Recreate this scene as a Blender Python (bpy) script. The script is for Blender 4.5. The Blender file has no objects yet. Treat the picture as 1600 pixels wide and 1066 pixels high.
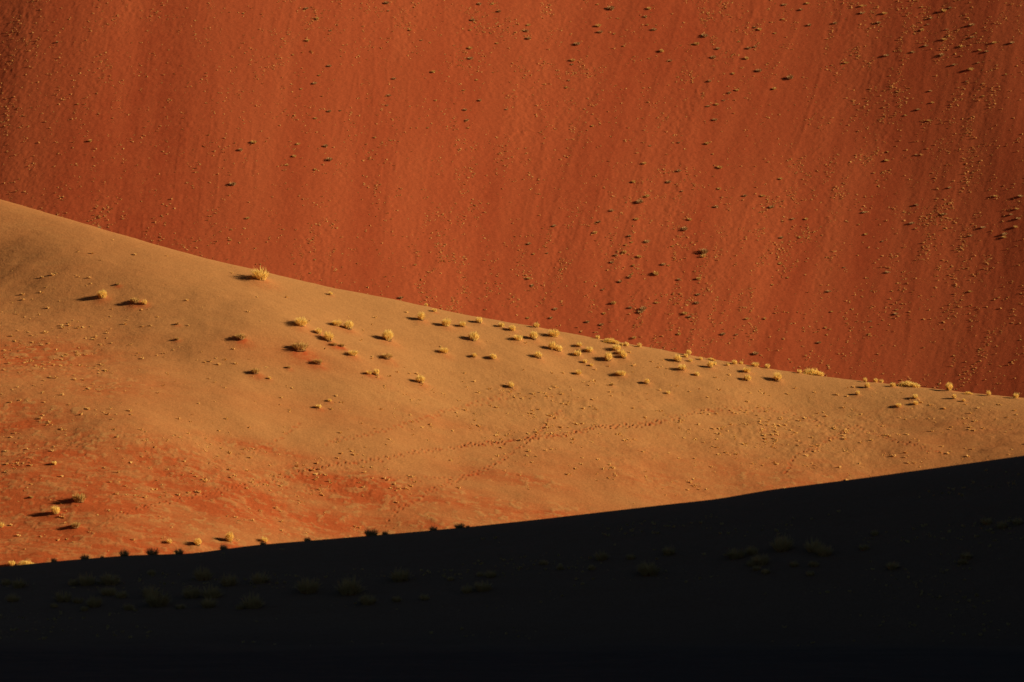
import bpy, math, random
import numpy as np

R = math.radians
C = bpy.context.scene.collection
scene = bpy.context.scene
rng = np.random.default_rng(11)
random.seed(4)

# ------------------------------------------------------------------ camera, light, exposure
LENS_HALF = 0.09                                   # half frame width / distance (200 mm lens)
cam_d = bpy.data.cameras.new('camera')
cam = bpy.data.objects.new('camera', cam_d)
C.objects.link(cam)
cam_d.lens, cam_d.sensor_width = 200.0, 36.0
cam_d.clip_start, cam_d.clip_end = 1.0, 12000.0
cam.location = (0, 0, 0)
cam.rotation_euler = (R(90), 0, 0)
cam_d.dof.use_dof = True
cam_d.dof.focus_distance = 720.0
cam_d.dof.aperture_fstop = 1.0
scene.camera = cam

SUN_EL, SUN_AZ = R(18.5), R(15.0)                   # low sun from the right, a little from the camera's side
sdir = (math.cos(SUN_EL) * math.cos(SUN_AZ), -math.cos(SUN_EL) * math.sin(SUN_AZ), math.sin(SUN_EL))
world = bpy.data.worlds.new('World')
scene.world = world
world.use_nodes = True
wn = world.node_tree
sky = wn.nodes.new('ShaderNodeTexSky')
sky.sky_type = 'NISHITA'
sky.sun_disc = False
sky.sun_elevation = SUN_EL
sky.sun_rotation = math.atan2(sdir[0], sdir[1])
wn.links.new(sky.outputs[0], wn.nodes['Background'].inputs[0])
wn.nodes['Background'].inputs[1].default_value = 0.014
sun_d = bpy.data.lights.new('sun', 'SUN')
sun_d.energy = 5.0
sun_d.angle = R(0.5)
sun_d.color = (1.0, 0.83, 0.58)
sun = bpy.data.objects.new('sun', sun_d)
C.objects.link(sun)
from mathutils import Vector
sun.rotation_euler = Vector(sdir).to_track_quat('Z', 'Y').to_euler()
scene.view_settings.view_transform = 'Standard'
scene.view_settings.look = 'None'
scene.view_settings.gamma = 1.0
scene.view_settings.exposure = 0.45

# ------------------------------------------------------------------ numpy noise
def vnoise(x, y, seed=0):
    g = np.random.default_rng(seed).random((256, 256))
    xi, yi = np.floor(x).astype(np.int64), np.floor(y).astype(np.int64)
    fx, fy = x - xi, y - yi
    fx = fx * fx * fx * (fx * (fx * 6 - 15) + 10)
    fy = fy * fy * fy * (fy * (fy * 6 - 15) + 10)
    a, b = g[xi & 255, yi & 255], g[(xi + 1) & 255, yi & 255]
    c, d = g[xi & 255, (yi + 1) & 255], g[(xi + 1) & 255, (yi + 1) & 255]
    return ((a * (1 - fx) + b * fx) * (1 - fy) + (c * (1 - fx) + d * fx) * fy) * 2 - 1

def fbm(x, y, seed=0, octv=4, gain=0.5):
    s, a, t = 0.0, 1.0, 0.0
    for i in range(octv):
        s = s + a * vnoise(x * 2 ** i + 17.3 * i, y * 2 ** i - 9.1 * i, seed + i)
        t += a
        a *= gain
    return s / t

def sstep(a, b, x):
    t = np.clip((x - a) / (b - a), 0, 1)
    return t * t * (3 - 2 * t)

def axis(*segs):
    out = [np.arange(a, b, s) for a, b, s in segs]
    return np.concatenate(out + [[segs[-1][1]]])

def px(u):  return (np.asarray(u, float) - 800) / 800 * LENS_HALF
def pv(v):  return -(np.asarray(v, float) - 533) / 800 * LENS_HALF

# ------------------------------------------------------------------ terrain grids
class Ground:
    def __init__(s, xs, ys):
        s.xs, s.ys = xs, ys
        s.X, s.Y = np.meshgrid(xs, ys)
        s.Z = np.zeros_like(s.X)
        s.attr = {}
    def at(s, x, y, A=None):
        A = s.Z if A is None else A
        i = np.clip(np.searchsorted(s.xs, x) - 1, 0, len(s.xs) - 2)
        j = np.clip(np.searchsorted(s.ys, y) - 1, 0, len(s.ys) - 2)
        fx = np.clip((x - s.xs[i]) / (s.xs[i + 1] - s.xs[i]), 0, 1)
        fy = np.clip((y - s.ys[j]) / (s.ys[j + 1] - s.ys[j]), 0, 1)
        return ((A[j, i] * (1 - fx) + A[j, i + 1] * fx) * (1 - fy)
                + (A[j + 1, i] * (1 - fx) + A[j + 1, i + 1] * fx) * fy)
    def hit(s, u, v, y0, y1, step=0.25):
        """where the sight line to a spot of the photograph meets this ground"""
        u, v = np.atleast_1d(np.asarray(u, float)), np.atleast_1d(np.asarray(v, float))
        t = np.arange(y0, y1, step)
        out = np.zeros((len(u), 3))
        ok = np.zeros(len(u), bool)
        for k in range(len(u)):
            x, z = px(u[k]) * t, pv(v[k]) * t
            d = z - s.at(x, t)
            n = np.nonzero(d < 0)[0]
            if len(n) and n[0] > 0:
                i = n[0]
                f = d[i - 1] / (d[i - 1] - d[i])
                yy = t[i - 1] + f * step
                ok[k] = True
            else:
                yy = t[np.argmin(d)]
            out[k] = (px(u[k]) * yy, yy, s.at(px(u[k]) * yy, yy))
        return out, ok
    def local(s, x, y, r):
        i0, i1 = np.searchsorted(s.xs, [x - r, x + r])
        j0, j1 = np.searchsorted(s.ys, [y - r, y + r])
        return slice(j0, j1), slice(i0, i1)
    def mesh(s, name, mat):
        ny, nx = s.X.shape
        me = bpy.data.meshes.new(name)
        me.vertices.add(nx * ny)
        co = np.stack([s.X, s.Y, s.Z], -1).reshape(-1, 3).astype(np.float32)
        me.vertices.foreach_set('co', co.ravel())
        idx = np.arange(nx * ny).reshape(ny, nx)
        q = np.stack([idx[:-1, :-1], idx[:-1, 1:], idx[1:, 1:], idx[1:, :-1]], -1).reshape(-1, 4)
        me.loops.add(q.size)
        me.loops.foreach_set('vertex_index', q.ravel().astype(np.int32))
        me.polygons.add(len(q))
        me.polygons.foreach_set('loop_start', np.arange(0, q.size, 4, dtype=np.int32))
        me.polygons.foreach_set('use_smooth', np.ones(len(q), bool))
        me.update(calc_edges=True)
        for k, a in s.attr.items():
            at = me.attributes.new(k, 'FLOAT', 'POINT')
            at.data.foreach_set('value', a.astype(np.float32).ravel())
        me.materials.append(mat)
        o = bpy.data.objects.new(name, me)
        C.objects.link(o)
        o['kind'] = 'structure'
        return o

# ------------------------------------------------------------------ materials
def mat_new(name):
    m = bpy.data.materials.new(name)
    m.use_nodes = True
    b = m.node_tree.nodes['Principled BSDF']
    b.inputs['Roughness'].default_value = 0.95
    b.inputs['Specular IOR Level'].default_value = 0.08
    if 'Diffuse Roughness' in b.inputs:
        b.inputs['Diffuse Roughness'].default_value = 0.6
    return m, m.node_tree, b

def nd(nt, typ, **kw):
    n = nt.nodes.new(typ)
    for k, v in kw.items():
        setattr(n, k, v)
    return n

def noise(nt, co, scale, detail=4, rough=0.55, vec=None):
    n = nd(nt, 'ShaderNodeTexNoise')
    n.inputs['Scale'].default_value = scale
    n.inputs['Detail'].default_value = detail
    n.inputs['Roughness'].default_value = rough
    if vec is not None:
        mp = nd(nt, 'ShaderNodeMapping')
        mp.inputs['Scale'].default_value = vec
        nt.links.new(co, mp.inputs[0])
        co = mp.outputs[0]
    nt.links.new(co, n.inputs['Vector'])
    return n.outputs['Fac']

def mixc(nt, fac, a, b, blend='MIX'):
    n = nd(nt, 'ShaderNodeMix', data_type='RGBA', blend_type=blend)
    for sock, val in ((n.inputs[0], fac), (n.inputs[6], a), (n.inputs[7], b)):
        if isinstance(val, (int, float)): sock.default_value = val
        elif isinstance(val, tuple): sock.default_value = (*val, 1)
        else: nt.links.new(val, sock)
    return n.outputs[2]

def mathn(nt, op, a, b=None, c=None, clamp=False):
    n = nd(nt, 'ShaderNodeMath', operation=op, use_clamp=clamp)
    for s, v in zip(n.inputs, (a, b, c)):
        if v is None: continue
        if isinstance(v, (int, float)): s.default_value = v
        else: nt.links.new(v, s)
    return n.outputs[0]

def ramp(nt, fac, lo, hi):
    n = nd(nt, 'ShaderNodeMapRange')
    n.inputs[1].default_value, n.inputs[2].default_value = lo, hi
    nt.links.new(fac, n.inputs[0])
    return n.outputs[0]

def attr(nt, name):
    return nd(nt, 'ShaderNodeAttribute', attribute_name=name).outputs['Fac']

def sand(name, pale, red, grain, bump, patch=(0.6, 0.5)):
    """pale sand thinly lying over red sand: the point attribute 'red' says where the red one is bare"""
    m, nt, b = mat_new(name)
    co = nd(nt, 'ShaderNodeTexCoord').outputs['Object']
    soft = noise(nt, co, 0.30, 5, 0.6, (0.45, 1.4, 1.4))
    blot = noise(nt, co, 1.3, 5, 0.68, (0.45, 1.5, 1.5))
    fine = noise(nt, co, grain, 4, 0.7)
    r_ = attr(nt, 'red')
    n_ = mathn(nt, 'ADD', mathn(nt, 'MULTIPLY', mathn(nt, 'SUBTRACT', soft, 0.5), patch[0]), mathn(nt, 'MULTIPLY', mathn(nt, 'SUBTRACT', blot, 0.5), patch[1]))
    f = mathn(nt, 'ADD', r_, mathn(nt, 'MULTIPLY', n_, mathn(nt, 'ADD', mathn(nt, 'MULTIPLY', mathn(nt, 'MULTIPLY', r_, r_), 2.2), 0.12)), clamp=True)
    col = mixc(nt, f, pale, red)
    v = ramp(nt, fine, 0.25, 0.75)
    col = mixc(nt, 1.0, col, mixc(nt, v, (0.80, 0.79, 0.78), (1.18, 1.19, 1.2)), 'MULTIPLY')
    nt.links.new(col, b.inputs['Base Color'])
    bp = nd(nt, 'ShaderNodeBump')
    bp.inputs['Strength'].default_value = bump[0]
    bp.inputs['Distance'].default_value = bump[1]
    h = mathn(nt, 'ADD', noise(nt, co, grain * 0.6, 5, 0.7), mathn(nt, 'MULTIPLY', noise(nt, co, grain * 0.15, 3, 0.6), 1.5))
    nt.links.new(h, bp.inputs['Height'])
    nt.links.new(bp.outputs[0], b.inputs['Normal'])
    return m

M_PALE = sand('pale_sand', (0.44, 0.204, 0.067), (0.40, 0.087, 0.023), 5.0, (0.6, 0.06), (1.3, 0.8))
M_RED = sand('red_sand', (0.395, 0.085, 0.028), (0.32, 0.056, 0.018), 3.0, (0.5, 0.06))
M_SAND_SHADED = sand('shade_darkened_sand', (0.15, 0.107, 0.078), (0.068, 0.054, 0.05), 5.0, (0.5, 0.05))  # near dune: part of its deep shade is put into this darkened sand colour

def straw(name, a, b_, transl):
    m, nt, b = mat_new(name)
    rnd = nd(nt, 'ShaderNodeObjectInfo').outputs['Random']
    co = nd(nt, 'ShaderNodeTexCoord').outputs['Object']
    n = mathn(nt, 'ADD', mathn(nt, 'MULTIPLY', rnd, 0.5), mathn(nt, 'MULTIPLY', noise(nt, co, 7, 3), 0.6), clamp=True)
    col = mixc(nt, n, a, b_)
    nt.links.new(col, b.inputs['Base Color'])
    if transl:
        t = nd(nt, 'ShaderNodeBsdfTranslucent')
        nt.links.new(col, t.inputs[0])
        mx = nd(nt, 'ShaderNodeMixShader')
        mx.inputs[0].default_value = transl
        nt.links.new(b.outputs[0], mx.inputs[1])
        nt.links.new(t.outputs[0], mx.inputs[2])
        nt.links.new(mx.outputs[0], nt.nodes['Material Output'].inputs[0])
    return m

M_STRAW = straw('straw', (0.93, 0.68, 0.19), (0.95, 0.76, 0.28), 0.42)
M_STRAW_DULL = straw('dull_straw', (0.62, 0.38, 0.11), (0.76, 0.51, 0.17), 0.35)
M_STRAW_SHADED = straw('shaded_straw', (0.46, 0.37, 0.18), (0.58, 0.46, 0.23), 0.2)  # the same straw dimmed for the near slope: shade put into its colour
M_THATCH = straw('dead_thatch', (0.20, 0.085, 0.03), (0.32, 0.15, 0.05), 0)
M_SHRUB = straw('grey_twigs', (0.36, 0.20, 0.08), (0.62, 0.37, 0.15), 0)
M_STUB = straw('dry_stubble', (0.80, 0.50, 0.16), (0.88, 0.60, 0.22), 0.4)
M_SPECK = straw('dry_grass', (0.62, 0.32, 0.095), (0.72, 0.42, 0.14), 0.3)

# ------------------------------------------------------------------ THE RED DUNE (far slip face)
FB, FS = 1000.0, 0.62
far = Ground(axis((-170, -104, 2.2), (-104, 104, 0.2), (104, 170, 2.2)),
             axis((940, 990, 1.5), (990, 1150, 0.22), (1150, 1360, 3.0)))
def far_base(x, y):
    # cross slope: turned to the sun in the middle, away from it to both sides
    g = np.linspace(-200, 200, 801)
    zx = -0.15 + 0.43 * sstep(5, 115, g) + 0.44 * sstep(-35, -112, g) + 0.03 * np.sin(g / 11.0)
    h = np.cumsum(zx) * (g[1] - g[0])
    h -= h[400]
    d = y - FB
    slope = FS * d - 12.0
    slope = np.where(d > 250, FS * 250 - 12 - (d - 250) * 0.4, slope)
    return np.interp(x, g, h) + slope
def streak_co(x, y):
    lean = 0.20 * sstep(-60, 70, x) + 0.02
    return x - lean * (y - FB), (y - FB)
fa, fb_ = streak_co(far.X, far.Y)
far.Z = far_base(far.X, far.Y)
streak = fbm(fa / 5.0, fb_ / 42.0, 31, 4, 0.6)
warp = 0.5 * fbm(far.X / 14, far.Y / 18, 34, 3)
gul = fbm((fa + warp) / 8.0, fb_ / 62.0, 33, 3, 0.5)
far.Z += (0.07 + 0.02 * sstep(-20, 60, far.X)) * streak + 0.42 * (1 - 0.55 * sstep(20, 85, far.X)) * np.clip(0.22 - np.abs(gul), 0, 1) * sstep(-60, 20, far.X) + 0.6 * fbm(far.X / 22, far.Y / 55, 41, 2)
fine = fbm(far.X / 0.75, far.Y / 1.1, 51, 3, 0.7)
dens = sstep(-0.1, 0.55, fbm(fa / 7.5, fb_ / 30.0, 61, 4, 0.65))
slip = np.clip(0.16 - np.abs(fbm(fa / 2.6, fb_ / 26.0, 35, 3, 0.6)), 0, 1) * sstep(0.0, 0.5, fbm(fa / 12.0, fb_ / 30.0, 36, 2))
far.Z += 0.30 * slip * (1 - 0.75 * sstep(5, 85, far.X))
far.Z += fine * (0.062 + 0.06 * dens) * (1 - 0.55 * sstep(20, 95, far.X))
far.attr['red'] = np.clip(0.45 + 0.55 * fbm(fa / 6.0, fb_ / 60.0, 71, 3) - 0.25 * dens, 0, 1)
far.dens = dens

# ------------------------------------------------------------------ THE PALE DUNE (middle)
MY = 700.0
mc_u = [-400, -200, 0, 50, 150, 250, 330, 397, 515, 612, 727, 840, 890, 1037, 1100, 1200, 1285, 1357, 1425, 1500, 1600, 1800, 2000]
mc_v = [215, 262, 311, 326, 355, 384, 406, 421, 449, 467, 492, 511, 521, 547, 559, 576, 588, 597, 604, 612, 622, 640, 655]
mid = Ground(axis((-110, -68, 1.4), (-68, 68, 0.125), (68, 110, 1.4)),
             axis((430, 600, 3.0), (600, 745, 0.18), (745, 860, 2.5)))
def smooth_interp(x, xp, fp):
    g = np.linspace(xp[0], xp[-1], 2001)
    y = np.interp(g, xp, fp)
    k = np.hanning(61); k /= k.sum()
    y = np.convolve(np.pad(y, 30, mode='reflect', reflect_type='odd'), k, 'valid')
    return np.interp(x, g, y)
def mid_crest_y(u):
    # the ridge bends: at both ends its face turns away from the sun
    u = np.asarray(u, float)
    g = np.linspace(-400, 2000, 1201)
    sl = 0.060 * sstep(500, 120, g) + 0.022 * sstep(1150, 1500, g)
    c = np.cumsum(sl) * (g[1] - g[0])
    c -= np.interp(850, g, c)
    return MY - np.interp(u, g, c)
mc_y = mid_crest_y(mc_u)
def mid_crest(x):
    return smooth_interp(x, px(mc_u) * mc_y, pv(mc_v) * mc_y)
def mid_ridge(x):
    return smooth_interp(x, px(mc_u) * mc_y, mc_y)
def mid_base(x, y):
    d = mid_ridge(x) - y
    r = 4.0
    s = 0.46 - 0.13 * sstep(30, 80, x)
    front = s * (np.sqrt(d * d + r * r) - r)
    # the foot eases out into the valley
    front = front + 0.2 * sstep(-22, -85, x) * 20 * np.tanh(np.clip(d, 0, None) / 20)
    front = front - 0.09 * np.clip(-26 - x, 0, 45) * sstep(22, 55, d)
    foot = np.where(front > 50, 50 + 10 * (1 - np.exp(-(front - 50) / 10)), front)
    back = 0.55 * (np.sqrt(d * d + 1.5 ** 2) - 1.5)
    return mid_crest(x) - np.where(d > 0, foot, back)
mid.Z = mid_base(mid.X, mid.Y)
mid.Z += 0.05 * fbm(mid.X / 2.5, mid.Y / 2.5, 8, 3)
away = sstep(0, 14, mid_ridge(mid.X) - mid.Y)                     # leave the crest line clean
mid.Z += away * (1.5 * fbm(mid.X / 26, mid.Y / 20, 5, 2) + 0.34 * fbm(mid.X / 9, mid.Y / 5, 6, 3) * (1 - 0.7 * sstep(-22, -58, mid.X)))
mid.Z += away * 0.13 * fbm((mid.X + 0.5 * mid.Y) / 9, (mid.Y - 0.25 * mid.X) / 2.6, 7, 3)   # soft wind folds

def mid_spot(u, v):
    p, ok = mid.hit(u, v, 590, 747)
    return p

mid_red = np.zeros_like(mid.X)
def blob(u, v, ru, rv, s):
    c = mid_spot(u, v)[0]
    e = mid_spot(u, v - rv)[0]
    rx = ru / 800 * LENS_HALF * c[1]
    ry = max(abs(e[1] - c[1]), 0.3)
    q = ((mid.X - c[0]) / rx) ** 2 + ((mid.Y - c[1]) / ry) ** 2
    np.maximum(mid_red, s * np.exp(-q * 0.9), out=mid_red)
for b in [(60, 760, 210, 75, 1.0), (20, 830, 200, 70, 1.0), (330, 775, 160, 38, 0.95), (540, 762, 110, 26, 1.0), (430, 795, 130, 30, 0.9),
          (200, 845, 200, 30, 0.85), (260, 715, 180, 24, 0.65), (40, 565, 150, 36, 0.6), (10, 655, 120, 28, 0.8), (420, 705, 90, 12, 0.65),
          (800, 745, 100, 12, 0.5), (1000, 745, 220, 26, 0.28), (800, 800, 420, 26, 0.5), (1250, 750, 300, 30, 0.35), (180, 600, 120, 30, 0.38),
          (470, 560, 130, 26, 0.32), (600, 820, 220, 26, 0.5), (690, 660, 60, 12, 0.3), (480, 640, 200, 24, 0.25), (1500, 680, 160, 40, 0.25)]:
    blob(*b)
low = sstep(590, 830, 533 - mid.Z / mid.Y / LENS_HALF * 800)
mid_red = np.clip(mid_red + 0.26 * low + 0.24 * sstep(-18, -66, mid.X), 0, 1)
# small drifts where the pale sand thins out over the red
drift = fbm(mid.X / 3.2 + 0.3 * mid.Y, mid.Y / 1.7, 141, 4, 0.6)
mid.Z += 0.09 * drift * np.clip(mid_red - 0.25, 0, 1) * away
mid_red = np.clip(mid_red - 0.5 * np.clip(drift, 0, 1) * (mid_red > 0.2) * mid_red, 0, 1)
fl = sstep(0.15, 0.35, fbm(mid.X / 0.8, mid.Y / 0.6, 151, 4, 0.6)) * sstep(0.3, 0.6, mid_red)
mid.Z += 0.05 * fl
mid_red = np.clip(mid_red - 0.5 * fl, 0, 1)
# grit: where the surface is rough with stubble and little humps
rough_n = fbm(mid.X / 7, mid.Y / 6, 91, 4, 0.6)
def zone(u, v, ru, rv):
    c, e = mid_spot(u, v)[0], mid_spot(u, v - rv)[0]
    return np.exp(-(((mid.X - c[0]) / (ru / 800 * LENS_HALF * c[1])) ** 2 + ((mid.Y - c[1]) / max(abs(e[1] - c[1]), .5)) ** 2))
grit = np.maximum.reduce([zone(60, 560, 190, 70) * 0.6, zone(330, 740, 300, 60), zone(850, 660, 260, 70), zone(1300, 680, 420, 60), zone(90, 800, 200, 70) * 0.4,
                          zone(950, 730, 300, 30) * 0.8, zone(540, 755, 140, 40)])
grit = np.clip(grit * (0.55 + 0.9 * rough_n) * 1.3, 0, 1)
mid.grit = grit
mid.Z += fbm(mid.X / 0.55, mid.Y / 0.6, 101, 3, 0.7) * (0.007 + 0.085 * grit)
mid_red = np.clip(mid_red + grit * 0.22 * fbm(mid.X / 1.2, mid.Y / 0.9, 111, 2), 0, 1)
# wind ripples on the bare part
mid.Z += 0.004 * np.sin((mid.X * 0.55 + mid.Y * 0.9 + 1.2 * fbm(mid.X / 6, mid.Y / 6, 121, 2)) * 5.0) * (1 - grit)

def dent(x, y, r, depth, rim):
    sl = mid.local(x, y, r * 3.2)
    q = ((mid.X[sl] - x) ** 2 + ((mid.Y[sl] - y) * 0.8) ** 2) / (r * r)
    mid.Z[sl] += -depth * np.exp(-q) + rim * np.exp(-(np.sqrt(q) - 1.7) ** 2 * 2.5)
    mid_red[sl] = np.clip(mid_red[sl] + 0.5 * np.exp(-q * 0.7), 0, 1)
# footprint trails pressed into the sand
trails = [([(175, 810), (232, 790), (332, 770), (392, 757), (430, 750), (470, 737), (520, 727), (555, 724), (617, 714), (662, 705), (727, 697),
            (740, 694), (815, 687), (880, 680), (935, 667), (972, 666), (1037, 659), (1080, 646), (1115, 639)], 0.85, 1.0),
          ([(727, 697), (815, 687), (880, 680), (935, 667), (972, 666), (1037, 659)], 0.7, 1.0),
          ([(1115, 639), (1155, 640), (1205, 640), (1252, 650), (1275, 659), (1340, 668), (1400, 690), (1450, 702), (1480, 710)], 0.8, 0.5),
          ([(602, 818), (617, 799), (645, 785), (667, 771), (700, 755), (715, 749), (765, 731), (790, 717), (802, 705), (820, 694), (847, 672), (857, 655), (880, 640)], 0.75, 0.75),
          ([(510, 692), (570, 680), (612, 669), (680, 651), (690, 642), (740, 630), (800, 618)], 0.75, 0.5),
          ([(1225, 740), (1242, 712), (1272, 700), (1310, 680), (1330, 665)], 0.8, 0.6),
          ([(430, 757), (500, 765), (600, 750), (660, 748), (727, 747)], 0.9, 0.5),
          ([(300, 735), (360, 715), (430, 690), (470, 660)], 0.9, 0.4)]
for pts, step, st in trails:
    w = mid_spot([p[0] for p in pts], [p[1] for p in pts])[:, :2]
    L = np.r_[0, np.cumsum(np.hypot(*np.diff(w, axis=0).T))]
    n = int(L[-1] / (step * 0.62))
    for k in range(n):
        s_ = L[-1] * k / n
        x, y = np.interp(s_, L, w[:, 0]), np.interp(s_, L, w[:, 1])
        j = 0.22 * (1 if k % 2 else -1)
        dent(x + rng.normal(0, .07), y + j * 1.2 + rng.normal(0, .16), rng.uniform(.11, .17), 0.13 * (0.35 + 0.65 * st) * rng.uniform(.6, 1.2), 0.05 * st)

# ------------------------------------------------------------------ THE DARK DUNE (near, in the shade of its own rise)
NY = 400.0
nc_u = [-300, 0, 100, 200, 300, 330, 397, 555, 640, 727, 840, 1037, 1120, 1200, 1350, 1500, 1600, 1900]
nc_v = [912, 886, 876, 868, 865, 861, 852, 839, 832, 824, 812, 789, 780, 766, 747, 726, 712, 672]
near = Ground(axis((-140, -50, 2.0), (-50, 44, 0.22), (44, 330, 2.5)),
              axis((-120, 300, 6.0), (300, 404, 0.22), (404, 470, 1.5)))
def near_base(x, y):
    zc = smooth_interp(np.clip(x, -60, 46), px(nc_u) * NY, pv(nc_v) * NY)
    toe_y, floor = 356.0, -19.35
    d = np.clip((NY - y) / (NY - toe_y), 0, None)
    prof = np.sqrt(d * d + 0.04) - 0.2
    prof = prof / (np.sqrt(1.04) - 0.2)
    z = zc + (floor - zc) * np.minimum(prof, 1.0 + 0 * prof)
    k = 0.5                                          # soft foot
    z = np.where(y < NY, k * np.logaddexp(0, (z - floor) / k) + floor - 0.0, z)
    back = zc - 0.45 * (np.sqrt((y - NY) ** 2 + 4) - 2)
    z = np.where(y >= NY, back, z)
    # the flank of the big dune to the right
    rise = 0.62 * (np.sqrt(np.clip(x - 43, 0, None) ** 2 + 20) - math.sqrt(20))
    rise = np.where(x > 190, 0.62 * 147 - (x - 190) * 0.5, rise)
    return z + rise * (1 - sstep(396, 450, y)) * (1 - 0.5 * sstep(0, -120, y))
near.Z = near_base(near.X, near.Y)
nz_cal = sstep(0.5, 10, NY - near.Y)
near.Z += nz_cal * (0.12 * fbm(near.X / 6, near.Y / 5, 201, 3) + 0.03 * fbm(near.X / 0.7, near.Y / 0.8, 211, 3))
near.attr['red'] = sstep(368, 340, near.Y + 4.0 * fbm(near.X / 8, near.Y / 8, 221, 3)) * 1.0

# ------------------------------------------------------------------ grass and shrub meshes
def strips(spines, widths, side):
    """spines (n,k,3), widths (n,k), side (n,3) -> verts, quads"""
    n, k, _ = spines.shape
    off = side[:, None, :] * widths[:, :, None] * 0.5
    V = np.stack([spines - off, spines + off], 2).reshape(n * k * 2, 3)
    b = (np.arange(n) * k * 2)[:, None] + (np.arange(k - 1) * 2)[None, :]
    F = np.stack([b, b + 1, b + 3, b + 2], -1).reshape(-1, 4)
    return V, F

def mesh_from(name, V, F, mat, smooth=False):
    me = bpy.data.meshes.new(name)
    me.vertices.add(len(V))
    me.vertices.foreach_set('co', V.astype(np.float32).ravel())
    me.loops.add(F.size)
    me.loops.foreach_set('vertex_index', F.ravel().astype(np.int32))
    me.polygons.add(len(F))
    me.polygons.foreach_set('loop_start', np.arange(0, F.size, F.shape[1], dtype=np.int32))
    me.polygons.foreach_set('use_smooth', np.full(len(F), smooth))
    me.update(calc_edges=True)
    me.materials.append(mat)
    return me

def blades(seed, n, height, spread, droop, core=0.28, width=0.045, wind=(-0.05, 0), ell=1.0):
    r = np.random.default_rng(seed)
    az = r.uniform(0, 2 * np.pi, n)
    lean = np.sqrt(r.uniform(0, 1, n))
    cr = core * np.sqrt(r.uniform(0, 1, n))
    base = np.stack([cr * np.cos(az) * ell, cr * np.sin(az), np.full(n, -0.04)], -1)
    az2 = az + r.normal(0, 0.5, n)
    dirh = np.stack([np.cos(az2) * ell, np.sin(az2), np.zeros(n)], -1)
    ln = height * r.uniform(0.68, 1.06, n)
    k = 5
    t = np.linspace(0, 1, k)[None, :, None]
    out = (lean * spread)[:, None, None]
    up = np.sqrt(np.clip(1 - (0.75 * lean) ** 2, 0.1, 1))[:, None, None]
    dr = (droop * lean)[:, None, None]
    sp = base[:, None, :] + dirh[:, None, :] * out * t * (0.6 + 0.4 * t)
    sp = sp + np.array([0, 0, 1.0]) * (ln[:, None, None] * (up * t - dr * t ** 2.5))
    sp[:, :, 0] += wind[0] * t[:, :, 0] ** 2
    sp += r.normal(0, 0.012, sp.shape) * t
    w = width * r.uniform(0.6, 1.3, n)[:, None] * np.array([0.8, 1.0, 0.9, 0.65, 0.15])[None, :]
    yaw = az2 + np.pi / 2 + r.normal(0, 0.45, n)
    side = np.stack([np.cos(yaw), np.sin(yaw), np.zeros(n)], -1)
    return strips(sp, w, side)

def mound(seed, rx, ry, h, nu=14, nv=5):
    """a ragged low dome of matted dead stalks"""
    r = np.random.default_rng(seed)
    V, F = [], []
    for j in range(nv):
        a = j / (nv - 1) * np.pi / 2 * 0.93
        for i in range(nu):
            p = 2 * np.pi * i / nu
            k = 1 + r.normal(0, 0.13)
            V.append((rx * k * np.cos(a) * np.cos(p), ry * k * np.cos(a) * np.sin(p), h * k * np.sin(a) - 0.08))
    for j in range(nv - 1):
        for i in range(nu):
            F.append((j * nu + i, j * nu + (i + 1) % nu, (j + 1) * nu + (i + 1) % nu, (j + 1) * nu + i))
    return np.array(V), np.array(F)

def thatch(seed, n, rx, ry, h, width=0.05):
    V1, F1 = mound(seed, rx, ry, h)
    V2, F2 = blades(seed + 5, n, h * 1.9, rx * 1.1, 0.45, core=rx * 0.8, width=width, wind=(0, 0))
    return np.concatenate([V1, V2]), np.concatenate([F1, F2 + len(V1)])

# unit tussocks about 1 m across; [blade mesh, base mesh]
KINDS = {'dome': [], 'wide': [], 'airy': [], 'low': [], 'small': [], 'olive': []}
for i in range(9):
    nb = (460, 340, 400, 300, 500, 360, 320, 430, 380)[i]
    KINDS['dome'].append((mesh_from('tussock_blades', *blades(300 + i, nb, (1.0, .92, 1.02, 1.1, .84, .95, .88, 1.0, .95)[i], (.44, .54, .42, .48, .5, .6, .5, .4, .52)[i],
                                                              (.28, .36, .22, .3, .36, .42, .32, .26, .36)[i], core=(.33, .3, .25, .22, .38, .24, .34, .28, .3)[i], width=.05,
                                                              wind=((-.1, 0), (.08, 0), (0, 0))[i % 3], ell=(1, 1.2, .9, 1.1, 1.35)[i % 5]), M_STRAW),
                          mesh_from('tussock_base', *thatch(400 + i, 40, 0.31, 0.28, 0.24), M_THATCH)))
for i in range(2):
    parts = [blades(320 + 10 * i + k, 170, 0.50 * s, 0.24, 0.25, core=0.17, width=.035) for k, s in enumerate((.62, .88, 1.0, .92, .8, .6))]
    V, F, n = [], [], 0
    for k, (v, f) in enumerate(parts):
        v = v + np.array([-0.38 + 0.155 * k, 0.06 * math.sin(k * 2.1), 0.0])
        V.append(v); F.append(f + n); n += len(v)
    KINDS['wide'].append((mesh_from('wide_tussock_blades', np.concatenate(V), np.concatenate(F), M_STRAW),
                          mesh_from('wide_tussock_base', *thatch(420 + i, 70, 0.42, 0.16, 0.15, .03), M_THATCH)))
for i in range(2):
    KINDS['airy'].append((mesh_from('airy_tussock_blades', *blades(340 + i, 300, 0.95, 0.60, 0.42, core=0.24, width=0.035, wind=(-.1, 0)), M_STRAW),
                          mesh_from('airy_tussock_base', *thatch(440 + i, 50, 0.22, 0.2, 0.22, .03), M_THATCH)))
for i in range(4):
    KINDS['low'].append((mesh_from('sparse_tussock_blades', *blades(360 + i, 170, 0.72, 0.5, 0.3, core=0.33, width=.06, wind=(.06, 0)), M_STRAW_DULL),
                         mesh_from('sparse_tussock_base', *thatch(460 + i, 70, 0.40, 0.32, 0.32), M_THATCH)))
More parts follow.
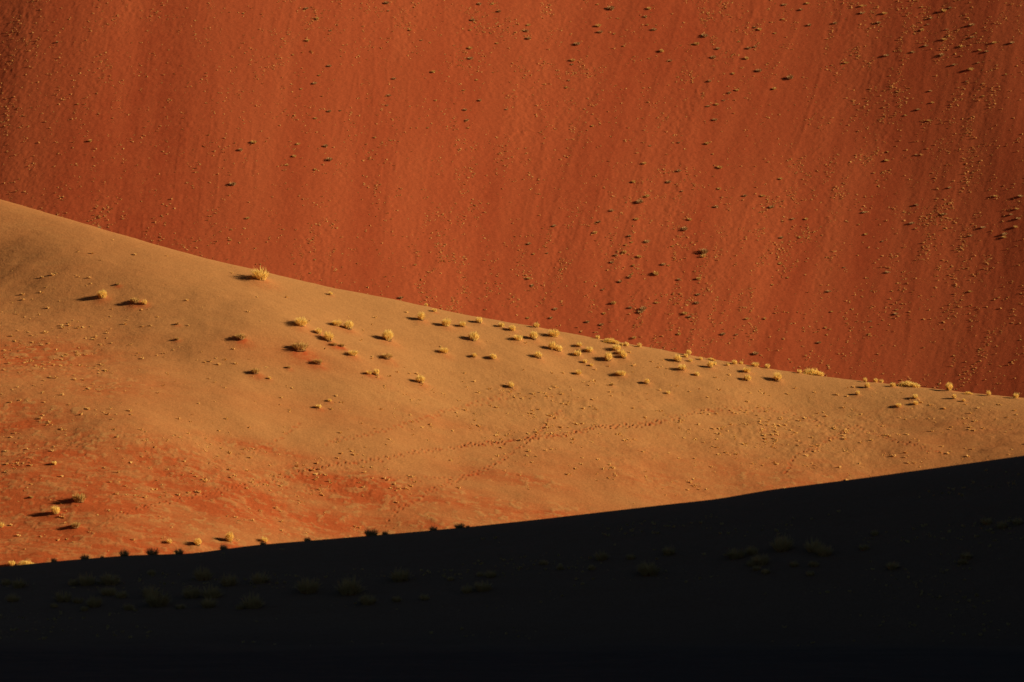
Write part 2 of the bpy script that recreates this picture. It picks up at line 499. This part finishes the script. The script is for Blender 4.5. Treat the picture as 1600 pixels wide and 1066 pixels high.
for i in range(4):  # tussocks of the shaded slope, blades in the dimmed straw
    KINDS['olive'].append((mesh_from('shaded_tussock_blades', *blades(370 + i, 260, 0.92, 0.58, 0.32, core=0.34, width=.038), M_STRAW_SHADED),
                           mesh_from('shaded_tussock_base', *thatch(470 + i, 60, 0.34, 0.30, 0.22, .04), M_THATCH)))
for i in range(4):
    KINDS['small'].append((mesh_from('small_tussock_blades', *blades(380 + i, 130, 0.95, 0.46, 0.2, core=0.33, width=.09), M_STRAW),
                           mesh_from('small_tussock_base', *thatch(480 + i, 30, 0.3, 0.28, 0.24, .08), M_THATCH)))
def twigs(seed, n=110):
    r = np.random.default_rng(seed)
    V1, F1 = blades(seed, n, 0.80, 0.5, 0.25, core=0.34, width=0.085, wind=(0, 0), ell=r.uniform(.9, 1.3))
    V2, F2 = mound(seed + 3, 0.36, 0.28, 0.30)
    return np.concatenate([V1, V2]), np.concatenate([F1, F2 + len(V1)])
SHRUBS = [mesh_from('shrub', *twigs(500 + i), M_SHRUB) for i in range(6)]
SHRUBS_PALE = [mesh_from('shrub', *twigs(520 + i), M_STRAW_DULL) for i in range(4)]

def tuft(kind, loc, size, label, group, k=0, yaw=None):
    bl, ba = KINDS[kind][k % len(KINDS[kind])]
    t = bpy.data.objects.new('grass_tuft', None)
    C.objects.link(t)
    t.empty_display_size = 0.2
    t.location = loc
    t.rotation_euler = (0, 0, random.uniform(-.4, .4) if kind in ('wide', 'airy') else random.uniform(0, 6.28))
    s = size * random.uniform(.95, 1.05)
    t.scale = (s, s, s * random.uniform(.88, 1.1))
    t['label'], t['category'], t['group'] = label, 'grass tuft', group
    for nm, me in (('blades', bl), ('dead_base', ba)):
        o = bpy.data.objects.new(nm, me)
        C.objects.link(o)
        o.parent = t
    return t

# ------------------------------------------------------------------ tufts on the pale dune: u, v of the foot, width in the photograph, kind, label
MID = [
 (160, 467, 16, 'dome', 'round straw tuft with a long black shadow, highest on the far left slope'),
 (211, 475, 17, 'low', 'straw tuft in a red sand patch beside the round tuft on the upper left'),
 (226, 477, 9, 'small', 'small stub touching the right side of the tuft in a red patch'),
 (376, 532, 18, 'low', 'dark-footed tuft in a red patch standing alone below the big crest bush'),
 (408, 441, 31, 'airy', 'large arching straw bush just under the crest on the left, biggest on the pale dune'),
 (517, 462, 7, 'small', 'lone tiny dark ball of grass just below the crest, right of the big bush'),
 (277, 508, 7, 'low', 'tiny dark clump, upper of two on the smooth left slope'),
 (277, 532, 7, 'low', 'tiny dark clump, lower of two on the smooth left slope'),
 (184, 446, 7, 'low', 'tiny dark stub above the two upper left tufts'),
 (471, 511, 20, 'dome', 'plump bright tuft leftmost of the upper middle group'),
 (526, 511, 14, 'dome', 'smaller left tuft of the touching pair in the upper middle group'),
 (545, 517, 18, 'dome', 'larger right tuft of the touching pair in the upper middle group'),
 (498, 523, 11, 'small', 'small pale tuft between the plump tuft and the touching pair'),
 (514, 535, 18, 'dome', 'bright domed tuft above two low brown clumps in a row'),
 (522, 542, 10, 'low', 'low brown clump directly below a bright domed tuft, left one of two'),
 (534, 543, 10, 'low', 'low brown clump on red sand, right one of two below a domed tuft'),
 (469, 550, 26, 'low', 'broad brown tuft on a red sand apron with dark left side'),
 (551, 557, 14, 'dome', 'pale tuft with pointed shadow below the two low brown clumps'),
 (606, 535, 22, 'dome', 'big bright double-headed tuft standing alone right of the upper middle group'),
 (605, 562, 17, 'low', 'low dull tuft straight below the big double-headed tuft'),
 (497, 570, 15, 'low', 'dark low tuft on red sand below the broad brown tuft'),
 (451, 576, 7, 'low', 'tiny dark clump left of the dark low tuft on red sand'),
 (399, 585, 15, 'low', 'dark low tuft trailing red sand to its right, lowest on the left middle slope'),
 (421, 593, 6, 'small', 'tiny olive tuft just below the dark tuft trailing red sand'),
 (577, 586, 10, 'dome', 'left half of a small pair of tufts low in the middle'),
 (588, 588, 11, 'dome', 'right half of a small pair of tufts low in the middle'),
 (657, 600, 16, 'dome', 'bright flame-shaped tuft alone at the bottom of the middle group'),
 (658, 502, 14, 'dome', 'bright tuft with long shadow first below the crest in the middle'),
 (697, 511, 14, 'dome', 'left one of two even tufts in line just below the middle crest'),
 (723, 512, 13, 'dome', 'right one of two even tufts in line just below the middle crest'),
 (694, 553, 13, 'dome', 'leaning bright tuft with a black shadow above the gritty sand patch'),
 (498, 639, 10, 'small', 'small dull tuft alone on the bare sand below the middle group'),
 (515, 628, 6, 'small', 'tiny stub up and right of the small dull tuft on bare sand'),
 (749, 506, 13, 'dome', 'rounded tuft highest against the red dune left of centre'),
 (784, 512, 10, 'small', 'flat pale tuft in the gap between two crest tufts'),
 (801, 518, 12, 'dome', 'small bright tuft next right of the flat pale one'),
 (838, 513, 12, 'dome', 'tuft on the crest line itself, first to stand up against the red dune'),
 (866, 528, 16, 'dome', 'large olive-shadowed tuft just under the crest right of the first crest tuft'),
 (810, 533, 13, 'dome', 'left tuft of two side by side under the flat pale one'),
 (834, 532, 15, 'dome', 'right, fuller tuft of two side by side under the first crest tuft'),
 (740, 534, 19, 'dome', 'big tuft with a smaller side shoot on its shadow side'),
 (862, 548, 14, 'dome', 'left head of the merged twin tuft in the centre'),
 (873, 551, 13, 'dome', 'right, lower head of the merged twin tuft in the centre'),
 (905, 543, 11, 'dome', 'upper of three staggered tufts right of the merged twins'),
 (921, 551, 12, 'dome', 'rightmost of three staggered tufts right of the merged twins'),
 (903, 557, 11, 'small', 'lowest and flattest of three staggered tufts right of the merged twins'),
 (934, 530, 7, 'small', 'tiny tuft on the crest left of the long crest clump'),
 (954, 536, 21, 'wide', 'long low clump of grass lying along the crest at centre right'),
 (971, 541, 7, 'small', 'tiny left tuft of two at the right end of the long crest clump'),
 (979, 542, 8, 'small', 'tiny right tuft of two at the right end of the long crest clump'),
 (999, 543, 8, 'small', 'lone small tuft on the crest right of the long crest clump'),
 (964, 549, 13, 'dome', 'top tuft of a chain of three running down to the right'),
 (970, 555, 11, 'dome', 'middle tuft of a chain of three running down to the right'),
 (975, 561, 12, 'dome', 'bottom tuft of a chain of three running down to the right'),
 (950, 565, 15, 'dome', 'broad bright tuft left of the chain of three'),
 (842, 561, 13, 'dome', 'squat tuft with a long thin shadow below the two side by side'),
 (771, 562, 11, 'dome', 'tuft with red foot, right one of a spaced pair under the big side-shoot tuft'),
 (741, 559, 9, 'dome', 'narrow tuft, left one of a spaced pair under the big side-shoot tuft'),
 (904, 586, 10, 'dome', 'small tuft with long shadow over the gritty sand, left one of its row'),
 (971, 588, 13, 'dome', 'bright tuft over the gritty sand, right one of its row'),
 (1011, 601, 10, 'dome', 'small tuft alone on the gritty sand, lower right of the bright one'),
 (956, 603, 7, 'low', 'tiny dark stub below the bright tuft over the gritty sand'),
 (799, 607, 11, 'dome', 'reddish-footed tuft standing alone over the gritty sand in mid dune'),
 (914, 568, 7, 'small', 'tiny faint left tuft of two under the staggered three'),
 (924, 573, 7, 'small', 'tiny faint right tuft of two under the staggered three'),
 (666, 478, 6, 'small', 'tiny orange tuft peeping over the crest above the first middle tuft'),
 (679, 488, 8, 'small', 'tiny flat tuft just inside the crest above the even pair'),
 (1076, 556, 10, 'dome', 'tall tuft on the crest above the tight right-hand cluster'),
 (1072, 559, 7, 'small', 'small shoot at the left foot of the tall crest tuft'),
 (1060, 567, 14, 'dome', 'full tuft with double shadow in the tight right-hand cluster'),
 (1079, 566, 7, 'small', 'small tuft right of the full one with double shadow'),
 (1066, 580, 14, 'dome', 'rounded tuft lowest in the tight right-hand cluster'),
 (1095, 563, 6, 'small', 'tiny tuft on the crest between two taller crest tufts'),
 (1111, 563, 11, 'wide', 'arched tuft on the crest right of the tight cluster'),
 (1110, 576, 12, 'dome', 'bright tuft directly under the arched crest tuft'),
 (1117, 571, 7, 'small', 'small shoot touching the upper right of the bright tuft under the arch'),
 (1137, 572, 6, 'small', 'tiny faint tuft right of the arched crest tuft'),
 (1148, 570, 9, 'dome', 'left tuft of a close pair on the right crest'),
 (1158, 570, 7, 'small', 'faint orange right tuft of a close pair on the right crest'),
 (1180, 574, 11, 'dome', 'tall egg-shaped tuft standing on the right crest'),
 (1167, 583, 12, 'dome', 'upper tuft of two one above the other below the egg-shaped crest tuft'),
 (1199, 577, 10, 'dome', 'square tuft on the crest right of the egg-shaped one'),
 (1168, 596, 12, 'dome', 'lower tuft of two one above the other below the egg-shaped crest tuft'),
 (1215, 597, 15, 'dome', 'large tuft with the longest thin shadow, alone below the right crest'),
 (1249, 584, 8, 'small', 'small tuft at the left end of the wide bank of grass on the crest'),
 (1270, 586, 29, 'wide', 'wide arching bank of grass on the right crest with bare sand beneath'),
 (1089, 588, 8, 'small', 'small pale tuft right of the lowest in the tight cluster'),
 (1044, 616, 7, 'small', 'tiny tuft lowest on the gritty slope right of centre'),
 (1340, 618, 8, 'dome', 'small tuft left of and below the stacked pair near the right'),
 (1355, 607, 11, 'dome', 'front tuft of a stacked pair near the right crest'),
 (1352, 598, 8, 'dome', 'back tuft of a stacked pair rising over the right crest'),
 (1368, 598, 8, 'dome', 'small round tuft on the crest right of the stacked pair'),
 (1377, 599, 8, 'small', 'low fringe of grass right of the small round crest tuft'),
 (1395, 605, 9, 'dome', 'leaning tuft left of the thick far right bank of grass'),
 (1420, 604, 29, 'wide', 'thick bank of grass on the far right crest, the wider and denser one'),
 (1483, 612, 14, 'dome', 'bulky tuft on the crest right of the thick bank'),
 (1513, 616, 11, 'wide', 'flat-topped tuft on the crest, third from the right edge'),
 (1545, 619, 9, 'dome', 'upright tuft on the crest, second from the right edge'),
 (1587, 623, 9, 'dome', 'tuft on the crest nearest the right edge of the photo'),
 (1430, 624, 10, 'dome', 'upper one of two tufts below the thick bank'),
 (1431, 633, 8, 'dome', 'lower one of two tufts straight below the thick bank'),
 (1404, 637, 9, 'dome', 'tuft lowest on the right, down left of the two below the thick bank'),
 (1491, 624, 8, 'dome', 'small tuft with long shadow below the bulky crest tuft'),
 (1506, 628, 6, 'dome', 'tiny tuft lower right of the small one below the bulky crest tuft'),
 (124, 786, 23, 'low', 'broken row of three grass stools on the red lower left'),
 (87, 804, 15, 'dome', 'upright tuft with black foot on the red lower left'),
 (118, 826, 17, 'low', 'dull ragged tuft on red sand, lowest of three on the lower left'),
 (1, 825, 11, 'dome', 'tuft cut by the left edge of the photo on red sand'),
 (265, 850, 10, 'airy', 'spiky thin tuft above the shadow edge, leftmost of the lower row'),
 (309, 854, 15, 'dome', 'broad tuft above the shadow edge, second in the lower row'),
 (358, 848, 16, 'dome', 'brightest tuft of the lower row with a long black shadow to its left'),
 (414, 848, 12, 'airy', 'tattered tuft above the shadow edge, rightmost of the lower row'),
 (19, 886, 12, 'dome', 'narrow lit tuft half sunk behind the shadow edge, far left beside the broad clump'),
 (42, 884, 23, 'wide', 'broad lit clump half sunk behind the shadow edge on the far left'),
 (49, 779, 8, 'low', 'tiny dark clump on red sand left of the broken row of stools'),
 (85, 727, 8, 'small', 'small pale tuft alone on the left above the red ground'),
]
pos = mid_spot([m[0] for m in MID], [m[1] for m in MID])
def hummock(x, y, r, h):
    sl = mid.local(x, y, r * 3)
    q = ((mid.X[sl] - x) ** 2 + (mid.Y[sl] - y) ** 2) / (r * r)
    mid.Z[sl] += h * np.exp(-q)
    q2 = ((mid.X[sl] - x - 0.3 * r) ** 2 / 1.8 + (mid.Y[sl] - y + 0.55 * r) ** 2) / (r * r * 0.6)
    return sl, q2
for (u, v, w, kd, lb), p in zip(MID, pos):
    size = w / 800 * LENS_HALF * p[1]
    if kd == 'wide': continue
    sl, q2 = hummock(p[0], p[1], size * 0.75, 0.16 * size)
    redden = (0.7 if kd == 'low' else 0.4) * (1.0 if u < 720 else 0.4)
    mid_red[sl] = np.clip(mid_red[sl] + redden * np.exp(-q2 * 0.8) * (0.75 + 0.6 * fbm(mid.X[sl] / 0.6, mid.Y[sl] / 0.6, 131, 3)), 0, 1)
mid.attr['red'] = mid_red

far.mesh('red_dune', M_RED)
mid.mesh('pale_dune', M_PALE)
near.mesh('dark_dune', M_SAND_SHADED)
gm = Ground(np.linspace(-6000, 6000, 41), np.linspace(-3000, 9000, 41))
gm.Z += -46
gm.attr['red'] = np.full_like(gm.X, .5)
gm.mesh('ground', M_RED)

for k, ((u, v, w, kd, lb), p) in enumerate(zip(MID, pos)):
    size = w / 800 * LENS_HALF * p[1] * (1.0 if kd in ('wide', 'airy') else 0.95)
    z = float(mid.at(p[0], p[1]))
    tuft(kd, (p[0], p[1], z - 0.03 * size), size, lb, 'grass tufts on the sunlit pale dune', (k * 5 + k // 7) % 9)

# ------------------------------------------------------------------ tufts on the dark dune
CREST = [(84, 880, 9), (132, 873, 13), (160, 872, 6), (194, 868, 15), (238, 866, 17), (280, 866, 13), (350, 857, 12), (411, 852, 9), (480, 844, 10), (580, 837, 21),
         (602, 835, 10), (677, 829, 11), (718, 825, 15), (731, 823, 6)]
SLOPE = [(10, 914, 15), (30, 918, 22), (114, 914, 15), (136, 914, 24), (172, 913, 26), (237, 898, 12), (318, 906, 26), (357, 915, 24), (406, 911, 27), (481, 926, 33),
         (546, 928, 35), (625, 908, 26), (575, 944, 23), (620, 940, 14), (664, 937, 15), (704, 907, 10), (750, 900, 12), (767, 902, 16), (730, 926, 17), (755, 923, 25),
         (99, 940, 24), (170, 930, 23), (189, 934, 18), (236, 933, 24), (246, 947, 36), (300, 934, 26), (331, 934, 28), (326, 949, 22), (282, 951, 14), (201, 953, 16),
         (395, 950, 31), (375, 952, 12), (122, 942, 16), (147, 948, 24), (85, 949, 11), (20, 940, 20), (132, 954, 11),
         (849, 882, 13), (875, 890, 11), (940, 875, 20), (925, 890, 11), (985, 874, 13), (1014, 898, 30), (1045, 867, 20), (1150, 872, 28), (1174, 866, 19), (1222, 860, 31),
         (1272, 862, 27), (1288, 868, 24), (1189, 882, 24), (1175, 884, 15), (1182, 891, 13), (1196, 896, 13), (1241, 885, 13), (1272, 885, 15), (1266, 899, 12),
         (1394, 889, 19), (1510, 873, 17), (1504, 881, 14), (1367, 836, 12), (1350, 859, 14), (1542, 819, 17), (1565, 825, 18), (1590, 819, 16)]
ORD = ['first', 'second', 'third', 'fourth', 'fifth', 'sixth', 'seventh', 'eighth', 'ninth', 'tenth', 'eleventh', 'twelfth', 'thirteenth', 'fourteenth']
for i, (u, v, w) in enumerate(CREST):
    x, z0 = px(u) * NY, None
    y = NY - 0.4
    x = float(px(u) * y)
    size = w / 800 * LENS_HALF * y * 1.05
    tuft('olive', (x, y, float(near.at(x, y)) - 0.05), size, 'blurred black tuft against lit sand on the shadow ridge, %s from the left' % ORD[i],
         'dark tufts along the ridge of the shaded dune', i)

def regional(items, regions, noun, where):
    """labels: in every region the extreme ones are singled out, look-alikes share a label"""
    labels = [None] * len(items)
    by = {}
    for i, it in enumerate(items):
        by.setdefault(regions(it), []).append(i)
    for rg, ids in by.items():
        rest = list(ids)
        picks = [('largest', lambda i: -items[i][2]), ('leftmost', lambda i: items[i][0]), ('rightmost', lambda i: -items[i][0]),
                 ('topmost', lambda i: items[i][1]), ('lowest', lambda i: -items[i][1])]
        if len(ids) == 1:
            labels[ids[0]] = 'lone %s %s' % (noun, where % rg)
            continue
        for nm, key in picks:
            best = min(ids, key=key)
            if labels[best] is None:
                tie = [i for i in ids if key(i) == key(best)]
                if len(tie) == 1:
                    labels[best] = '%s %s %s' % (nm, noun, where % rg)
                    rest.remove(best)
        for i in rest:
            labels[i] = 'small %s among others %s' % (noun, where % rg)
    return labels

def near_region(it):
    u, v = it[0], it[1]
    if u < 220: return 'at the left edge, upper band' if v < 925 else 'at the left edge, lower band'
    if u < 440: return 'left of centre, upper band' if v < 925 else 'left of centre, lower band'
    if u < 690: return 'below the middle of the ridge'
    if u < 820: return 'just left of the centre'
    if u < 1080: return 'just right of the centre'
    if u < 1235: return 'in the right half group'
    if u < 1300: return 'right of the tight group'
    return 'toward the right edge'
lab = regional(SLOPE, near_region, 'shaded tuft', 'on the dark slope, %s')
sp, ok = near.hit([s[0] for s in SLOPE], [s[1] for s in SLOPE], 320, 402, 0.15)
for i, ((u, v, w), p) in enumerate(zip(SLOPE, sp)):
    size = w / 800 * LENS_HALF * p[1]
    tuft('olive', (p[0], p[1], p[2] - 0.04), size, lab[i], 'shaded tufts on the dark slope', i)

# ------------------------------------------------------------------ shrubs on the red dune
FAR = """479,12,8 496,28,8 516,47,6 481,62,9 458,85,5 515,102,7 499,117,6 492,129,8 471,138,6 515,173,7 532,172,6 493,184,7 460,180,5 466,224,7 509,227,9 515,248,11
460,243,8 449,257,6 493,264,7 604,3,9 607,16,6 641,46,6 659,62,6 672,66,5 616,122,7 608,148,7 681,156,6 669,199,5 725,140,6 727,171,7 730,187,7 732,199,6 750,156,7
745,124,6 739,30,9 735,46,6 735,74,9 735,90,9 770,5,7 780,17,7 749,5,9 777,67,6 792,170,6 677,111,9 605,164,6 611,219,5 586,214,6
810,37,5 826,38,8 822,47,9 826,59,9 934,6,6 955,11,14 935,39,10 938,49,9 960,52,6 1014,12,9 1009,25,7 1012,38,6 1022,45,9 902,67,11 895,93,9 894,100,6 885,136,7
889,125,6 926,196,6 1034,78,10 1101,54,12 1089,67,10 1122,75,8 1115,88,10 1155,64,6 1180,42,6 1187,45,8 1170,74,9 1180,72,7 1167,90,9 1186,109,10 1146,114,7
1109,126,7 1140,144,7 1152,140,7 1131,156,6 1120,162,8 1107,165,7 1117,186,8 1105,223,9 1114,240,5 1007,254,8 1047,94,7 1014,91,5 975,71,6 1061,222,6 1125,260,10
1016,227,6 1226,6,8 1262,4,8 1252,14,7 1224,29,7 1265,38,8 1305,35,8 1347,8,8 1347,19,8 1382,19,10 1373,34,9 1211,51,6 1475,15,10 1485,11,7 1441,10,6 1455,27,7
1450,37,6 1441,45,9 1519,37,10 1476,60,9 1480,45,6 1519,57,7 1525,51,5 1447,70,8 1502,71,8 1472,84,10 1385,85,9 1322,97,8 1491,100,8 1517,106,12 1529,97,6
1235,119,13 1210,137,9 1572,115,6 1554,65,9 1582,65,9 1454,141,7 1457,159,7 1435,170,7 1415,179,6 1432,241,6 1387,236,6 1386,249,9 1537,149,6 1531,77,7 1542,79,7
1511,126,6 1452,187,8 1426,80,8 990,283,9 1045,283,9 1061,266,8 1011,305,10 1000,313,13 995,341,9 956,328,8 936,346,7 930,362,9 1066,298,6 1124,294,7 1119,322,8
984,368,7 987,378,6 978,382,6 976,393,9 1011,376,10 962,398,7 999,400,9 956,409,7 990,414,7 1037,412,9 1045,414,6 1025,426,13 984,432,8 987,428,6 969,439,8
1061,436,7 1092,434,10 1100,391,17 1099,399,10 1091,459,8 1089,472,9 1070,488,11 1078,494,8 959,472,10 1005,481,12 1001,486,10 1026,472,7 985,480,8 944,489,7
918,502,8 940,506,8 1061,521,8 1130,521,8 1167,497,7 868,482,8 861,496,7 825,496,7 832,445,7 826,434,8 855,395,6 827,380,7 834,396,6 1070,356,12 1078,342,8
1051,384,6 942,452,6 1192,305,8 1164,305,7 1195,497,7 1151,522,6 866,352,7 1220,278,8 1206,322,10 1260,341,7 1239,341,7 1221,370,8 1250,370,7 1351,330,9 1219,411,7
1319,417,6 1387,424,8 1353,365,7 1425,347,9 1431,356,6 1476,333,9 1484,292,7 1556,305,8 1595,305,9 1589,325,8 1580,334,7 1591,340,8 1587,353,9 1570,364,9 1569,369,9
1536,354,8 1517,367,7 1516,454,8 1432,319,8 1401,483,6 1400,489,8 1295,454,8 1300,486,6 1207,444,6 1231,433,6 1394,454,5 1360,501,6 1290,511,6 1379,376,6 1342,350,5
1280,534,8 1297,514,5 1292,522,5 1362,510,5 1359,521,6 1491,555,5 1294,570,5 1595,530,5 1181,551,10 991,527,8 1035,546,7 364,286,12 387,340,7 360,374,6 362,358,5
156,339,6 156,355,8 397,221,10 376,233,9 141,219,8 90,65,6 381,20,5 122,162,5 461,412,4 492,405,5 627,464,8 485,426,5 649,413,6"""
FAR = [tuple(float(q) for q in t.split(',')) for t in FAR.split()]
def far_region(it):
    u, v = it[0], it[1]
    row = 'top edge' if v < 60 else 'upper part' if v < 150 else 'mid height' if v < 290 else 'lower part' if v < 430 else 'foot'
    if u < 420: return 'far left, ' + row
    if u < 560: return 'left third, ' + row
    if u < 800: return 'centre, ' + row
    if u < 965: return 'right of centre, ' + row
    if u < 1080: return 'loose shrub file, ' + row
    if u < 1205: return 'beyond the shrub file, ' + row
    if u < 1400: return 'right quarter, ' + row
    return 'right edge, ' + row
lab = regional(FAR, far_region, 'dark shrub', 'on the red dune, %s')
fp, ok = far.hit([f[0] for f in FAR], [f[1] + f[2] * .3 for f in FAR], 985, 1149, 0.3)
for i, ((u, v, w), p) in enumerate(zip(FAR, fp)):
    if not ok[i]: continue
    s = w / 800 * LENS_HALF * p[1] * (0.66 if w <= 6 else 0.76)
    o = bpy.data.objects.new('shrub', (SHRUBS_PALE[i % 4] if (i % 5 in (1, 3) or w <= 5 or (w <= 6 and i % 2)) else SHRUBS[i % 6]))
    C.objects.link(o)
    o.location = (p[0], p[1] - 0.05 * s, p[2] + 0.06 * s)
    o.rotation_mode = 'ZYX'                          # turned about its stem, then leaning out from the steep face
    o.rotation_euler = (R(20), 0, random.uniform(0, 6.28))
    o.scale = (s, s, s * random.uniform(.65, .9) * (0.62 if u > 1330 else 0.8 if u > 1200 else 1.0))
    o['label'], o['category'], o['group'] = lab[i], 'shrub', 'dark shrubs on the red dune'

# ------------------------------------------------------------------ uncountable dry stubble (one object per dune)
def stubble(name, G, P, size, mat, label, seed, per=6):
    r = np.random.default_rng(seed)
    n = len(P)
    sz = np.repeat(size, per)
    b = np.repeat(P, per, 0)
    az = r.uniform(0, 2 * np.pi, n * per)
    ln = sz * r.uniform(.35, .75, n * per)
    out = sz * r.uniform(.1, .55, n * per)
    root = b + np.stack([np.cos(az), np.sin(az), np.zeros_like(az)], -1) * (sz * 0.18)[:, None]
    root[:, 2] -= 0.03
    tip = root + np.stack([np.cos(az) * out, np.sin(az) * out, ln], -1)
    midp = (root + tip) / 2 + np.array([0, 0, 1]) * (ln * 0.12)[:, None]
    sp_ = np.stack([root, midp, tip], 1)
    yaw = az + np.pi / 2 + r.normal(0, .4, n * per)
    side = np.stack([np.cos(yaw), np.sin(yaw), 0 * yaw], -1)
    V, F = strips(sp_, sz[:, None] * np.array([.55, .50, .12])[None, :], side)
    o = bpy.data.objects.new(name, mesh_from(name, V, F, mat))
    C.objects.link(o)
    o['kind'], o['label'], o['category'] = 'stuff', label, 'dry grass'
    return o

def scatter(G, prob, n, x0, x1, y0, y1, seed, clump=0.0):
    r = np.random.default_rng(seed)
    x, y = r.uniform(x0, x1, n * 6), r.uniform(y0, y1, n * 6)
    keep = r.random(n * 6) < G.at(x, y, prob)
    x, y = x[keep][:n], y[keep][:n]
    return np.stack([x, y, G.at(x, y)], -1)

Pf = scatter(far, np.clip(0.03 + (0.18 + 0.82 * far.dens) * sstep(-0.05, 0.4, fbm(fa / 1.8, fb_ / 4.5, 171, 3, 0.65)), 0, 1), 52000, -104, 104, 990, 1149, 701)
r7 = np.random.default_rng(70)
stubble('sparse_grass', far, Pf, 0.08 + 0.36 * r7.random(len(Pf)) ** 4, M_SPECK, 'fine dry grass stubble speckling the red dune face', 702, 4)
clus = sstep(0.0, 0.35, fbm(mid.X / 2.2, mid.Y / 1.6, 161, 3, 0.6))
Pm = scatter(mid, np.clip(0.012 + np.clip(mid.grit * 1.3 + 0.5 * zone(90, 555, 150, 45) + 0.5 * zone(70, 640, 120, 30) + 0.3 * zone(380, 650, 120, 30), 0, 1) * (0.05 + 0.95 * clus), 0, 1) * (mid_ridge(mid.X) - mid.Y > 4), 14000, -68, 68, 602, 738, 711)
stubble('sparse_grass', mid, Pm, 0.09 + 0.36 * r7.random(len(Pm)) ** 3.6, M_STUB, 'dry stubble and tiny seedlings dotting the pale dune', 712)
gr = sstep(-0.1, 0.5, fbm(near.X / 9, near.Y / 5, 731, 3)) * sstep(398, 390, near.Y) * sstep(354, 364, near.Y)
Pn = scatter(near, gr, 1500, -40, 40, 330, 396, 721)
stubble('sparse_grass', near, Pn, 0.08 + 0.2 * r7.random(len(Pn)) ** 2, M_STRAW_SHADED, 'low stubble on the shaded dark slope', 722)
